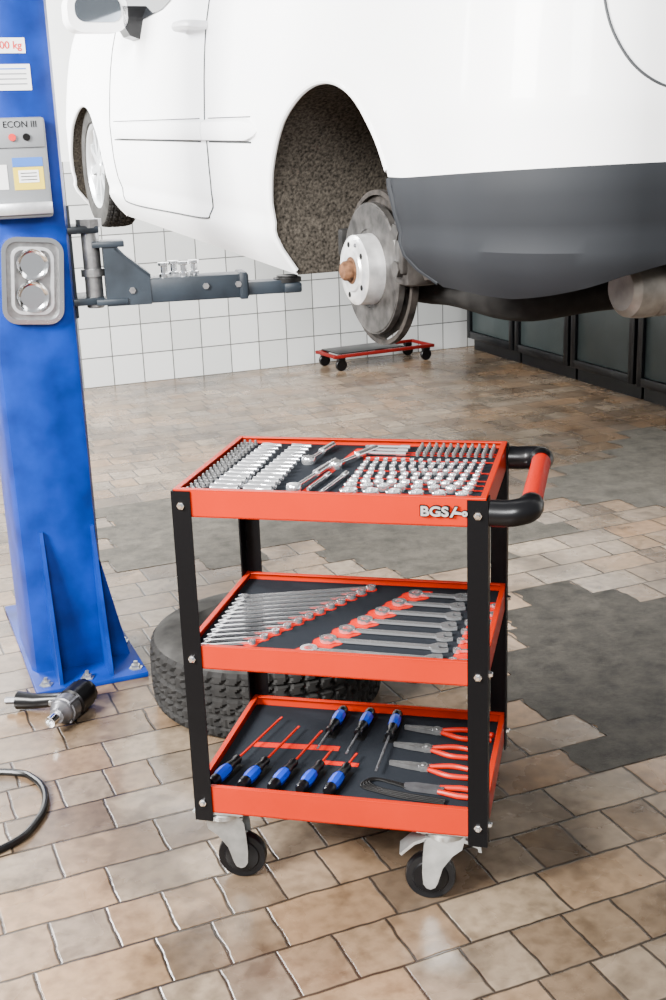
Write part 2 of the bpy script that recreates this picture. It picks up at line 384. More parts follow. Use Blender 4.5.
# cabin
b=B();cab=[]
for (ins,z,y0,y1) in((.09,1.015,-.80,2.45),(.16,1.25,-.66,2.0),(.24,1.42,-.45,1.55)):
    cab.append([(ins,y0+.1,z),(ins+.1,y0,z),(1.66-ins,y0,z),(1.76-ins,y0+.1,z),(1.76-ins,y1-.1,z),(1.66-ins,y1,z),(ins+.1,y1,z),(ins,y1-.1,z)])
vs=sum(cab,[]);fs=[]
for k in range(2):
    for i in range(8): fs.append((k*8+i,k*8+(i+1)%8,(k+1)*8+(i+1)%8,(k+1)*8+i))
b._add(vs,fs+[tuple(range(8))]);link('windows',b.mesh('windows','glass',False),parent=car,label='dark car window glass')
b=B();b._add([(x,y,z-.004) for x,y,z in cab[2]]+[(.88+(x-.88)*.8,.5+(y-.5)*.85,1.50) for x,y,z in cab[2]],[tuple(range(8)),tuple(range(8,16))]+[(i,(i+1)%8,8+(i+1)%8,8+i) for i in range(8)])
link('roof',b.mesh('roof','white'),parent=car)
b=B();W_=[(1.45,.995),(1.55,.968),(2.05,.940),(2.16,.955),(2.1,1.03),(1.45,1.03)]
b._add([side(y,z,.004) for y,z in W_],[tuple(range(6))]);link('quarter_window',b.mesh('qw','glass',False),parent=car,label='dark window pane beside the mirror')
def seam_and_shade(pts,name='panel_gap'):
    b=B();b.tube([side(y,z,.0003) for y,z,_ in curvy([(p[0],p[1],0) for p in pts],6)],.003,6);link(name,b.mesh(name,'seam_and_shade'),parent=car)
seam_and_shade([(1.02,1.0),(1.0,.85),(.97,.65),(.95,.5),(.96,.38),(1.0,.325),(1.06,.305),(1.4,.30),(2.05,.30),(2.14,.34),(2.2,.5),(2.22,.8),(2.2,1.0)],'door')
for y0,y1,t0,t1 in((.50,.958,1,0),(.966,2.18,0,1)):
    b=B();N_=30;vs=[];fs=[]
    for k in range(N_+1):
        y=y0+(y1-y0)*k/N_;e=1
        if t0: e=min(e,((y-y0)/.09)**.5+.05)
        if t1: e=min(e,((y1-y)/.12)**.5+.05)
        e=max(0.05,min(1,e));hh=.032*e
        for dz,of in((-1,-.002),(-.88,.014*e),(-.2,.018*e),(.7,.014*e),(1,-.002)):
            vs.append(side(y,.575+dz*hh-.004*(1-e),of))
    for k in range(N_):
        for i in range(4): fs.append((k*5+i,k*5+i+1,k*5+6+i,k*5+5+i))
    fs+=[(0,1,2,3,4),tuple(N_*5+i for i in range(5))]
    b._add(vs,fs);link('side_moulding',b.mesh('m','white'),parent=car)
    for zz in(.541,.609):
        b=B();b.tube([side(y0+.05+(y1-y0-.08)*k/12,zz,.0008) for k in range(13)],.0026 if zz<.6 else .0016,6);link('moulding_shade_line',b.mesh('mg','seam_and_shade'),parent=car)  # thin dark tubes that paint the shade along the moulding edges
b=B();b.tube(curvy([(.05,1.0,.875),(.000,1.03,.88),(-.012,1.1,.885),(-.008,1.19,.885),(.05,1.22,.88)],5),.014,10);link('door_handle',b.mesh('h','white'),parent=car)
def rear(u,z):
    i=inset(z)
    if u<.408: a=rad(180+90*u/.408);x,y=.26+.26*math.cos(a),-.62+.26*math.sin(a)
    else: x=.26+(u-.408);y=-.88-.03*(1-((x-.88)/.62)**2)
    return (.88+(x-.88)*(1-i/.88),1.28+(y-1.28)*(1-i*.9/2.16),z)
b=B();b.tube([rear(p[0],p[1]) for p in curvy([(.28,1.0,0),(.29,.80,0),(.33,.70,0),(.40,.645,0),(.50,.63,0),(.75,.63,0),(1.2,.63,0)],8)],.003,6);link('tailgate_gap',b.mesh('tg','seam_and_shade'),parent=car)
b=B();b.prism(rrect(.215,.135,.05),-.05,.05,T(Vector((-.11,1.85,.980)))@RX(rad(90)));link('door_mirror',b.mesh('mm','white'),parent=car)
b=B();b.prism(rrect(.165,.085,.035),0,.006,T(Vector((-.11,1.80,.988)))@RX(rad(90)));link('mirror_glass',b.mesh('mg','mirror'),parent=car,label='reflective mirror glass')
b=B();b.prism([(.06,.88),(.075,1.0),(-.02,1.0),(-.02,.935),(.0,.90)],-1.90,-1.80,XZ);link('mirror_foot',b.mesh('mh','plastic'),parent=car,label='black mirror foot')
# brakes / suspension (rear)
hub=link('brake_disc',None,T(Vector((.060,.02,.240)))@RY(rad(90))@RZ(.3),parent=car)
b=B();b.lathe([(.030,.0),(.034,-.004),(.050,-.004),(.054,.0),(.076,.0),(.085,.006),(.087,.05),(.087,.055),(.03,.055)],56,closed=True)
link('disc_bell',b.mesh('bell','bell'),parent=hub,label='bright machined disc bell')
for k in range(10):
    a=2*math.pi*k/10;b=B()
    if k%2==0: b.lathe([(.0,-.0012),(.0070,-.0012),(.0075,.0)],14,T(Vector((.0645*math.cos(a),.0645*math.sin(a),0))));link('bolt_hole',b.mesh('bh','ink'),parent=hub,label='dark threaded bolt hole')
    elif k==5: b.lathe([(0,-.003),(.004,-.003),(.0055,0)],12,T(Vector((.065*math.cos(a),.065*math.sin(a),0))));link('locating_screw',b.mesh('ls','darksteel'),parent=hub)
b=B();b.lathe([(.0,-.028),(.019,-.028),(.024,-.022),(.0255,-.006),(.033,-.005),(.034,.01)],28)
link('hub_cap',b.mesh('cap','rustb'),parent=hub)
b=B();b.lathe([(.087,.050),(.098,.050),(.098,.048),(.156,.048),(.158,.050),(.161,.050),(.161,.066),(.087,.066)],80,closed=True);link('friction_ring',b.mesh('ring','castiron'),parent=hub,label='dark worn disc ring')
b=B()
shp=[];
for k in range(61):
    a=rad(-150+300*k/60);shp.append((.190*math.cos(a),.190*math.sin(a)))
b.prism(shp,.082,.086,RZ(2.4));b.lathe([(.178,.070),(.190,.070),(.190,.088),(.178,.088)],72,closed=True);link('dust_shield',b.mesh('sh','rust'),parent=hub,label='dark dirty brake dust shield')
b=B();b.box((.14,-.172,.30),(.09,.075,.16),RX(0),.014);b.box((.14,-.172,.40),(.05,.05,.08),bev=.012);b.cyl((.08,-.175,.345),(.10,-.175,.345),.020,seg=6);b.cyl((.08,-.175,.26),(.10,-.175,.26),.020,seg=6);b.box((.10,-.19,.30),(.03,.03,.10),bev=.006);link('brake_caliper',b.mesh('cal','castiron'),parent=car,label='dirty grey brake caliper')
b=B();b.box((.13,.20,.29),(.05,.03,.07),bev=.008);b.box((.14,.19,.25),(.03,.04,.03),bev=.005);link('abs_bracket',b.mesh('cal','under'),parent=car)
b=B();b.tube(curvy([(.14,.0,.24),(.2,-.02,.235),(.3,-.05,.225),(.42,-.05,.23)],5),[.07]*5+[.06]*5+[.045]*6,14);link('hub_carrier',b.mesh('axle','rust'),parent=car)
b=B();b.tube(curvy([(.20,.04,.225),(.22,-.10,.205),(.27,-.24,.195),(.36,-.38,.195),(.52,-.46,.21),(.72,-.48,.24)],6),[.046+.008*math.sin(i*.5) for i in range(31)],14,)
link('trailing_arm',b.mesh('axle','under'),parent=car,label='thick grimy suspension arm')
b=B();b.box((.42,-.30,.225),(.40,.34,.05),RZ(.3),.015);link('subframe',b.mesh('sf','under'),parent=car)
b=B();b.tube(curvy([(.13,-.13,.235),(.15,-.2,.245),(.17,-.25,.25)],5),[.016,.02,.014,.018,.015,.018,.014,.018,.016,.015,.014],8);link('suspension_link',b.mesh('sl','rust'),parent=car)
b=B();b.cyl((.155,-.235,.262),(.185,-.285,.268),.013,seg=12);link('rubber_bush',b.mesh('rb','dollyred'),parent=car,label='small red suspension bush')
b=B();b.tube([(.19,-.05,.20),(.22,-.08,.45),(.24,-.09,.64)],.020,12);link('damper',b.mesh('d','under'),parent=car)
b=B();b.tube([(.27+.045*math.cos(k*.55),-.13+.045*math.sin(k*.55),.24+k*.0040) for k in range(90)],.008,6);link('coil_spring',b.mesh('d','under'),parent=car)
b=B();b.lathe([(.0,0),(.042,.0),(.056,.012),(.060,.035),(.060,.065),(.057,.07),(.060,.075),(.060,.45),(.05,.47),(0,.48)],32,T(Vector((.30,-.74,.262)))@RY(rad(90)));link('exhaust_muffler',b.mesh('muf','muffler'),parent=car,label='dull metal exhaust silencer')
b=B();b.tube([(.72,-.66,.25),(.70,-.3,.20),(.8,.2,.18),(.85,1.5,.18)],.025,10);link('exhaust_pipe',b.mesh('pipe','muffler'),parent=car)
# front wheel
fwh=link('front_wheel',None,T(Vector((.10,2.70,.425)))@RY(rad(90))@Matrix.Diagonal((.84,.84,.75,1)),parent=car)
link('tyre',TY,parent=fwh)
b=B();b.lathe([(.201,-.080),(.212,-.088),(.212,-.078),(.196,-.06),(.190,.05),(.205,.085),(.20,.09),(.182,.05),(.186,-.06)],56,closed=True)
for k in range(9):
    b.prism([(.03,-.022),(.19,-.014),(.19,.014),(.03,.022)],-.068,-.048,RZ(2*math.pi*k/9))
b.lathe([(0,-.075),(.045,-.073),(.055,-.055),(.055,.0),(0,.0)],24);link('rim',b.mesh('rim','alu'),parent=fwh)
b=B();b.lathe([(.06,.02),(.14,.02),(.14,.04),(.06,.04)],30,closed=True);link('brake_disc',b.mesh('fd','darksteel'),parent=fwh)
b=B();b.box((.90,1.20,.20),(.70,2.0,.10),bev=.02);link('underbody',b.mesh('ub','under'),parent=car)
# ---------------------------------------------------------------- lift column
col=link('car_lift_column',None,T(Vector((.083,3.262,0)))@RZ(rad(6)),label='blue steel two-post car lift column bolted to floor',cat='car lift')
b=B();w=.112
b.prism([(-w,.03),(-w+.01,.006),(-w+.03,0),(w-.03,0),(w-.01,.006),(w,.03),(w,.30),(w-.05,.30),(w-.05,.29),(w-.01,.29),(w-.01,.02),(-w+.01,.02),(-w+.01,.29),(-w+.05,.29),(-w+.05,.30),(-w,.30)],.016,3.0)
link('post',b.mesh('post','bluepaint'),parent=col)
b=B();b.box((.035,.23,.008),(.315,.72,.016),bev=.003);link('base_plate',b.mesh('bp','bluepaint'),parent=col)
for x in(-.05,.092):
    b=B();b.prism([(0,0),(-.110,0),(-.110,.03),(-.012,.42),(0,.42)],-.005,.005,T(Vector((x,0,.016)))@YZX);link('gusset',b.mesh('g','bluepaint'),parent=col)
b=B();b.prism([(0,0),(.06,0),(0,.3)],-.005,.005,T(Vector((w,.03,.016)))@RX(rad(90)));link('gusset',b.mesh('g','bluepaint'),parent=col)
BO=B();BO.lathe([(0,.0),(.02,0),(.02,.003),(.013,.003),(.013,.012),(.006,.012),(.006,.022),(0,.022)],6);BOm=BO.mesh('bolt','zinc')
for x,y in((-.09,-.09),(.165,-.09),(.025,-.095),(.17,.12),(.17,.32)): link('anchor_bolt',BOm,T(Vector((x,y,.016))),parent=col)
cb=link('control_box',None,T(Vector((-.02,0,1.29))),parent=col,label='grey lift control box with stickers')
b=B();b.box((0,-.03,.12),(.17,.06,.245),bev=.008);b.box((0,-.062,.205),(.16,.006,.07),bev=.002);link('housing',b.mesh('h','boxgrey'),parent=cb)
b=B();b.box((0,-.067,.022),(.165,.012,.03),bev=.003);link('lower_strip',b.mesh('ls','satin'),parent=cb)
def plate(name,c,d,m,parent):
    b=B();b.box(c,d);return link(name,b.mesh(name,m,False),parent=parent)
plate('sticker',(.032,-.0605,.135),(.075,.0015,.022),'labelb',cb);plate('sticker',(.032,-.0605,.095),(.075,.0015,.055),'labely',cb);plate('sticker',(-.045,-.0605,.10),(.05,.0015,.06),'labelw',cb)
plate('sticker',(.032,-.0615,.10),(.05,.0015,.03),'labelw',cb)
for k in range(3): plate('sticker_line',(.032,-.0625,.108-.008*k),(.04,.0006,.002),'ink',cb)
link('lettering',textmesh('ECON III',.022,.0005,'ink'),T(Vector((.022,-.0658,.225)))@FRONT,parent=cb)
for x in(.0,.035): 
    b=B();b.cyl((x,-.064,.195),(x,-.070,.195),.009,seg=16);link('push_button',b.mesh('pb','ink' if x else 'labelr'),parent=cb)
plate('load_label',(-.005,-.001,1.705),(.098,.002,.036),'labelw',col)
link('load_lettering',textmesh('3000 kg',.025,.0005,'labelr',.0005),T(Vector((-.004,-.0022,1.705)))@FRONT,parent=col)
plate('info_label',(.003,-.001,1.63),(.095,.002,.062),'labelw',col)
for k in range(4): plate('info_line',(.003,-.0023,1.65-.012*k),(.075,.0006,.003),'labelb' if k==0 else 'boxgrey',col)
wl=link('work_lamp',None,T(Vector((.0,0,1.125)))@RY(rad(5)),parent=col,label='stainless framed rectangular lamp housing')
def ring_plate(wd,h,r,inn,z0,z1):
    b=B();o=rrect(wd,h,r);i=rrect(wd-2*inn,h-2*inn,max(r-inn,.004));n=len(o)
    vs=[(x,y,z) for z in(z0,z1) for x,y in o]+[(x,y,z) for z in(z0,z1) for x,y in i];fs=[]
    for k in range(n):
        j=(k+1)%n;fs+=[(k,j,n+j,n+k),(2*n+k,3*n+k,3*n+j,2*n+j),(k,2*n+k,2*n+j,j),(n+k,n+j,3*n+j,3*n+k)]
    b._add(vs,fs);return b
b=ring_plate(.160,.225,.04,.012,0,.022);link('frame',b.mesh('f','chrome'),FRONT,parent=wl)
b=B();b.prism(rrect(.15,.21,.03),0,.010);link('reflector',b.mesh('f','greysteel'),FRONT,parent=wl)
b=ring_plate(.110,.175,.03,.008,.010,.017);link('inner_frame',b.mesh('f','satin'),FRONT,parent=wl)
for z in(-.042,.042):
    b=B();b.lathe([(.0,.004),(.02,.006),(.036,.012),(.040,.018),(.043,.010)],32,T(Vector((0,z,.006))));link('lens',b.mesh('lens','chrome'),FRONT,parent=wl)
b=B();b.box((w+.03,.10,1.245),(.10,.16,.02),bev=.004);link('carriage_lug',b.mesh('car','armgrey'),parent=col,label='dark grey carriage lug')
b=B();b.box((w+.03,.10,1.055),(.10,.16,.02),bev=.004);link('carriage_lug',b.mesh('car','armgrey'),parent=col,label='dark grey carriage lug')
b=B();b.box((w+.004,.15,1.16),(.012,.22,.30),bev=.003);link('carriage',b.mesh('car','armgrey'),parent=col,label='dark grey lifting carriage')
arm=link('lift_arm',None,T(Vector((.248,3.33,1.040))),label='dark grey steel lift arm supporting the car sill',cat='lift arm')
b=B();b.cyl((0,0,-.005),(0,0,.21),.024,bev=.003);b.cyl((0,0,.21),(0,0,.232),.034,seg=8);b.cyl((0,0,.08),(0,0,.10),.032);link('pivot_pin',b.mesh('pp','greysteel'),parent=arm)
A0=RZ(rad(-3))
b=B();b.box((.045,0,.165),(.085,.095,.016),A0,.003);b.box((.045,0,.012),(.085,.095,.016),A0,.003)
b.prism([(.03,.0),(.03,.16),(.06,.16),(.085,.13),(.15,.078),(.15,.0)],-.042,-.034,A0@XZ);b.prism([(.03,.0),(.03,.16),(.06,.16),(.085,.13),(.15,.078),(.15,.0)],.034,.042,A0@XZ)
b.prism([(.06,.166),(.088,.134),(.152,.080),(.152,.070),(.06,.150)],-.042,.042,A0@XZ);link('arm_bracket',b.mesh('ab','armgrey'),parent=arm)
b=B();b.box((.235,0,.035),(.37,.080,.066),A0,.005);link('arm_beam',b.mesh('ab','armgrey'),parent=arm)
b=B();b.box((.405,0,.035),(.022,.090,.074),A0,.003);link('arm_collar',b.mesh('ab','armgrey'),parent=arm)
b=B();b.box((.46,0,.024),(.16,.06,.036),A0,.003);b.box((.545,0,.020),(.05,.080,.028),A0,.006);link('arm_extension',b.mesh('ae','armgrey'),parent=arm)
b=B();b.cyl((.535,-.025,.034),(.535,-.025,.046),.04);b.cyl((.535,-.025,.046),(.535,-.025,.052),.03);link('support_pad',b.mesh('sp','hose'),parent=arm)
for x in(.10,.30,.39):
    b=B();b.lathe([(0,.006),(.009,.006),(.009,0)],6,A0@T(Vector((x,-.041,.04)))@FRONT);link('bolt',b.mesh('bt','greysteel'),parent=arm)
PO=B();PO.lathe([(0,0),(.014,0),(.014,.01),(.009,.012),(.009,.03),(.016,.032),(.016,.040),(0,.041)],16);POm=PO.mesh('adapter','chrome')
for x,y in((.19,-.02),(.245,-.015),(.275,.01),(.22,.02)): link('pad_adapter',POm,A0@T(Vector((x,y,.068))),parent=arm)
# ---------------------------------------------------------------- cabinets
cd=Vector((-.0957,.995,0)).normalized();ang=math.atan2(.0957,.995)
for i in range(5):
    P=Vector((3.175,7.93,0))-cd*(.36+.68*i)
    o=link('workshop_cabinet' if i==0 else 'workshop_cabinet.%03d'%i,None,T(P)@RZ(ang),label='black framed workshop cabinet with grey-green door',cat='cabinet',group='workshop cabinets along the side')
    b=B();b.box((.26,0,.49),(.46,.655,.82),bev=.006);b.box((.27,0,.04),(.44,.655,.08));link('body',b.mesh('cb','cabinet'),parent=o)
    b=B();b.box((.26,0,.915),(.52,.66,.03),bev=.004);link('top',b.mesh('ct','cabinet'),parent=o)
    b=B();b.box((.020,0,.49),(.024,.56,.70),bev=.006);link('door',b.mesh('cd','cabdoor'),parent=o,label='grey-green cabinet door')
    b=B()
    for c_,d_ in(((.004,-.30,.49),(.03,.05,.80)),((.004,.30,.49),(.03,.05,.80)),((.004,0,.115),(.03,.6,.05)),((.004,0,.865),(.03,.6,.05))): b.box(c_,d_,bev=.003)
    link('door_frame',b.mesh('df','cabinet'),parent=o)
# ---------------------------------------------------------------- dolly
dl=link('wheeled_dolly',None,T(Vector((2.42,7.70,0)))@RZ(rad(12)),label='small dark red steel dolly with black wheels',cat='dolly')
b=B()
for y in(-.13,.13): b.box((0,y,.098),(.78,.022,.022),bev=.004)
for x in(-.375,0,.375): b.box((x,0,.098),(.022,.26,.022),bev=.004)
link('frame',b.mesh('df','dollyred'),parent=dl)
b=B();b.box((-.1,0,.114),(.50,.25,.008),bev=.002);link('deck',b.mesh('dd','plastic'),parent=dl)
for x in(-.33,.33):
    for y in(-.12,.12):
        b=B();b.cyl((x-.0,y-.012,.040),(x,y+.012,.040),.040,seg=20,bev=.004);link('wheel',b.mesh('dc','plastic'),parent=dl)
        b=B();b.box((x,y,.082),(.05,.035,.02));link('wheel_bracket',b.mesh('dc','plastic'),parent=dl)
# ---------------------------------------------------------------- trolley
TM=T(Vector((.261,2.112,0)))@RZ(-.501);W,D,H=.5845,.421,.84
tr=link('tool_trolley',None,TM,label='red three-tier tool trolley with black corner posts',cat='tool trolley')
pw=.037
for (x,y,sx,sy) in((0,0,1,1),(W,0,-1,1),(0,D,1,-1),(W,D,-1,-1)):
    b=B();t=.003
    poly=[(0,0),(pw,0),(pw,t),(t,t),(t,pw),(0,pw)]
    b.prism([(x+sx*p[0],y+sy*p[1]) for p in poly],.150,H-.002);link('corner_post',b.mesh('post','black',False),parent=tr)
def tray(zt,h,name='tray'):
    b=B();x0,x1,y0,y1=.0035,W-.0035,.0035,D-.0035;t=.0025;l=.011
    b.box(((x0+x1)/2,(y0+y1)/2,zt-h+t/2),(x1-x0,y1-y0,t))
    for yy in(y0+t/2,y1-t/2): b.box(((x0+x1)/2,yy,zt-h/2),(x1-x0,t,h))
    for xx in(x0+t/2,x1-t/2): b.box((xx,(y0+y1)/2,zt-h/2),(t,y1-y0,h))
    for yy in(y0+l/2,y1-l/2): b.box(((x0+x1)/2,yy,zt),(x1-x0,l,.003),bev=.001)
    for xx in(x0+l/2,x1-l/2): b.box((xx,(y0+y1)/2,zt+.0002),(l,y1-y0,.003),bev=.001)
    return link(name,b.mesh('tray','red',False),parent=tr)
HT,HM,HB=.84,.528,.224
tray(HT,.052);tray(HM,.046);tray(HB,.056)
BT=B();BT.lathe([(.0,0),(.0075,0),(.0075,.002),(.0055,.002),(.0055,.006),(.004,.0075),(0,.0075)],6);BTm=BT.mesh('bolt','chrome',False)
for z in(HT-.03,HM-.026,HB-.034):
    for x in(.018,W-.018):
        link('bolt',BTm,T(Vector((x,0,z)))@FRONT,parent=tr)
        link('bolt',BTm,T(Vector((x,D,z)))@RX(rad(-90)),parent=tr)
    for y in(.018,D-.018): link('bolt',BTm,T(Vector((W,y,z)))@RY(rad(90)),parent=tr)
hd=link('push_handle',None,Matrix(),parent=tr,label='black side push handle with red grip')
zh=.812;xh=W+.070
for s_,yy in((1,.014),(-1,D-.022)):
    b=B()
    pts=curvy([(W+.002,yy,zh),(W+.03,yy,zh),(W+.048,yy+s_*.003,zh+.002),(xh-.004,yy+s_*.016,zh+.004),(xh,yy+s_*.036,zh+.006),(xh,yy+s_*.055,zh+.006)],5)
    b.tube(pts,[.024]*(len(pts)-6)+[.0235,.023,.022,.0205,.0195,.0185],16);link('handle_bracket',b.mesh('hb','plastic'),parent=hd)
b=B();b.cyl((xh,.055,zh+.006),(xh,D-.065,zh+.006),.0190,seg=20,bev=.003);link('grip',b.mesh('grip','redgrip'),parent=hd,label='red rubber grip')
WH=B();WH.lathe([(.012,-.018),(.034,-.014),(.036,-.011),(.048,-.011),(.050,-.006),(.050,.006),(.048,.011),(.036,.011),(.034,.014),(.012,.018)],40);WHm=WH.mesh('wheel','plastic')
HBm=B().cyl((0,0,-.021),(0,0,.021),.013,seg=16,bev=.002).mesh('hub','zinc')
FK=B()
FK.lathe([(.030,.142),(.040,.146),(.041,.156),(.036,.160),(.02,.162)],28)
for s_ in(-1,1):
    FK.prism([(-.036,.148),(.036,.148),(.043,.135),(.046,.110),(.048,.070),(.046,.044),(.040,.035),(.032,.032),(.023,.036),(.018,.046),(.008,.080),(-.012,.108),(-.030,.122)],-.0015,.0015,T(Vector((0,s_*.026,0)))@XZ)
FK.box((.002,0,.145),(.078,.054,.004),bev=.001)
FKm=FK.mesh('fork','zinc',True,25)
MP=B();MP.box((0,0,.1655),(.105,.085,.005),bev=.001)
for s_ in(-1,1):
    for xx in(-.040,.040): MP.cyl((xx,s_*.032,.158),(xx,s_*.032,.164),.006,seg=6)
MPm=MP.mesh('plate','zinc')
for (x,y,a,brk) in((.046,.046,8,0),(W-.085,.050,188,1),(.055,D-.06,30,0),(W-.10,D-.07,170,0)):
    c=link('castor',None,T(Vector((x,y,0)))@RZ(rad(a)),parent=tr)
    link('mounting_plate',MPm,RZ(rad(-a)),parent=c,label='zinc castor mounting plate')
    link('fork',FKm,parent=c,label='zinc plated castor fork');link('wheel',WHm,T(Vector((.032,0,.050)))@RX(rad(90)),parent=c);link('axle',HBm,T(Vector((.032,0,.050)))@RX(rad(90))@Matrix.Scale(1.3,4)@Matrix.Diagonal((.7,.7,1,1)),parent=c)
    if brk:
        b=B();b.prism([(.03,.142),(.062,.128),(.088,.104),(.092,.108),(.064,.134),(.03,.148)],-.022,.022,XZ);link('brake_lever',b.mesh('bk','zinc'),parent=c)
        b=B();b.prism([(-.03,.146),(-.066,.128),(-.068,.116),(-.062,.116),(-.060,.125),(-.03,.138)],-.026,.026,XZ);link('brake_lever',b.mesh('bk','zinc'),parent=c)
LT=T(Vector((W-.094,.0005,HT-.024)))@FRONT@Matrix.Diagonal((1.2,1,1,1))
link('logo_lettering',textmesh('BGS',.0240,.005,'satin',.0006),LT,parent=tr,label='raised chrome logo letters')
link('logo_backing',textmesh('BGS',.0255,.002,'ink',.0014),LT,parent=tr,label='dark outline of the logo letters')
SWM=T(Vector((W-.067,.001,HT-.033)))@FRONT@Matrix.Scale(.85,4)
for z0,m_,g in((.005,'satin',0),(.002,'ink',.0018)):
    b=B();b.prism([(0-g,0-g),(.005+g,0-g),(.016+g,.022+g),(.011-g,.022+g)],0,z0,SWM);b.prism([(.008-g,.007-g),(.026,.006-g),(.026,.010+g),(.010-g,.013+g)],0,z0,SWM)
    b.lathe([(.0018,0),(.0058+g,0),(.0058+g,z0),(.0018,z0)],18,SWM@T(Vector((.031,.008,0))),closed=True)
    link('logo_backing' if m_=='ink' else 'logo_tool_shape',b.mesh('sw',m_),parent=tr)
def foam(z,lab):
    b=B();b.box((W/2,D/2,z-.009),(W-.018,D-.018,.018),bev=.001)
    return link('foam_insert',b.mesh('foam','foam'),TM,label=lab,cat='foam insert')
ZT,ZM,ZB=HT-.012,HM-.014,HB-.020
fT=foam(ZT,'dark grey foam insert in the top tray');fM=foam(ZM,'dark grey foam insert in the middle tray');fB=foam(ZB,'dark grey foam insert in the bottom tray')
def inlay(par,poly,z,m='redfoam',lab='red foam underlay',nm='red_inlay',h=.0006):
    b=B();b.prism(poly,z,z+h);link(nm,b.mesh('in',m,False),parent=par,label=lab)
def put(name,me,x,y,z,a=0,s=1.,label='',cat='',group='',root=None):
    mt=TM@T(Vector((x,y,z)))@RZ(a)@Matrix.Scale(s,4)
    return link(name,me,mt,label=label,cat=cat,group=group)
def sock(r,h):
    b=B();b.lathe([(r*.66,h*.45),(r*.70,h-.001),(r*.92,h),(r,h-.0012),(r,h*.55),(r*.86,h*.5),(r*.86,.001),(r*.8,0),(r*.5,0)],20,closed=True);b.mi=1;b.lathe([(0,h*.5),(r*.675,h*.5)],12);return b.mesh('socket',['bright','ink'])  # black disc inside paints the shade of the socket hole
SK={}
def sk(r,h):
    k=(r,h)
    if k not in SK: SK[k]=sock(r,h)
    return SK[k]
e=.0008
rows=[(.036,6,.0145,.013,.004),(.076,8,.0112,.012,.002),(.109,10,.0090,.011,.001),(.140,11,.0072,.010,0),(.168,11,.0070,.010,0),(.196,12,.0060,.010,0),(.222,13,.0055,.010,0),(.247,13,.0052,.009,0),(.275,14,.0048,.009,0)]
for y,n_,r,h,dr in rows:
    for k in range(n_):
        x=.308+(.248)*(k+.5)/n_
        r_=round(r+dr*(.5-k/(n_-1)),4)
        put('socket',sk(r_,h),x,y,ZT+e,label='short chrome socket standing upright in grey foam',cat='socket',group='sockets in the top tray')
BIT=B();BIT.lathe([(.0,0),(.0040,0),(.0040,.006),(.0028,.007),(.0028,.010),(.0018,.011),(0,.011)],6);BITm=BIT.mesh('bit','greysteel')
for x in(.024,.036,.048):
    for k in range(17): put('screwdriver_bit',BITm,x,.026+.0228*k,ZT+e,label='small steel bit standing in grey foam',cat='screwdriver bit',group='bits in the top tray')
for y in(.328,.346,.364,.382,.398):
    for k in range(11): put('screwdriver_bit',BITm,.408+.0148*k,y,ZT+e,label='small steel bit standing in grey foam',cat='screwdriver bit',group='bits in the top tray')
def lysock(r,L):
    b=B();b.lathe([(r*.6,.006),(r*.7,0),(r,.001),(r,L*.55),(r*.84,L*.62),(r*.84,L-.001),(r*.75,L),(r*.5,L-.002)],18,T(Vector((0,0,r)))@RY(rad(90)));return b.mesh('ds','bright')
for c,x in enumerate((.068,.133)):
    for k in range(13):
        r=.0090-.00035*k;put('deep_socket',lysock(r,.054-.001*k),x,.030+.0285*k,ZT+e,.0,label='long chrome socket lying in grey foam',cat='socket',group='long sockets in the top tray')
def ratchet(L):
    b=B();b.lathe([(0,0),(.013,0),(.014,.004),(.014,.012),(.012,.015),(0,.015)],24);b.cyl((.01,0,.008),(L*.55,0,.008),.0038,seg=12);b.cyl((L*.5,0,.0085),(L,0,.0085),.0075,.0065,seg=14,bev=.002);return b.mesh('ratchet','bright')
for x,y,a,L in((.222,.05,80,.20),(.262,.22,68,.15),(.20,.25,80,.13)):
    put('ratchet',ratchet(L),x,y,ZT+e,rad(a),label='chrome ratchet handle lying in grey foam',cat='ratchet',group='ratchets in the top tray')
def ext(L):
    b=B();b.cyl((0,0,.0055),(L,0,.0055),.0036,seg=12);b.cyl((L-.02,0,.0055),(L,0,.0055),.0052,seg=12);b.box((-.004,0,.0055),(.01,.005,.005));return b.mesh('ext','bright')
for x,y,a,L in((.31,.325,0,.075),(.31,.35,0,.075),(.30,.378,0,.085),(.278,.04,82,.13),(.250,.06,82,.1)):
    put('extension_bar',ext(L),x,y,ZT+e,rad(a),label='chrome extension bar lying in grey foam',cat='extension bar',group='extension bars in the top tray')
for yy in(.288,.335,.353,.122,.153,.054,.091,.208): inlay(fT,[(.305,yy),(.565,yy),(.565,yy+.006),(.305,yy+.006)],ZT)
inlay(fT,[(.233,.04),(.245,.04),(.285,.38),(.272,.38)],ZT);inlay(fT,[(.300,.305),(.395,.305),(.395,.318),(.300,.318)],ZT)
def wrench(L,rs=1.,hs=1.):
    b=B();t=.006;hw=.0050*rs*hs;ro=.0125*rs
    b.prism([(ro*.8,-hw),(L-ro*.9,-hw*1.1),(L-ro*.9,hw*1.1),(ro*.8,hw)],.0008,.0008+t*.8)
    b.lathe([(ro*.55,0),(ro,0.0),(ro*1.02,t*.5),(ro,t*1.3),(ro*.55,t*1.3)],20,closed=True)
    m=T(Vector((L,0,0)))@RZ(rad(15))
    q=[(-ro*1.1,0),(-ro*.9,-ro*.75),(-ro*.1,-ro*1.1),(ro*.95,-ro*.95),(ro*1.0,-ro*.5),(ro*.05,-ro*.52),(-ro*.2,0),(ro*.05,ro*.52),(ro*1.0,ro*.5),(ro*.95,ro*.95),(-ro*.1,ro*1.1),(-ro*.9,ro*.75)]
    b.prism(q,0,t,m);return b.mesh('wrench','bright')
def disc_inlay(par,x,y,r,z):
    inlay(par,[(x+r*1.25*math.cos(2*math.pi*k/20),y+r*math.sin(2*math.pi*k/20)) for k in range(20)],z,h=.0007)
ANG=rad(19)
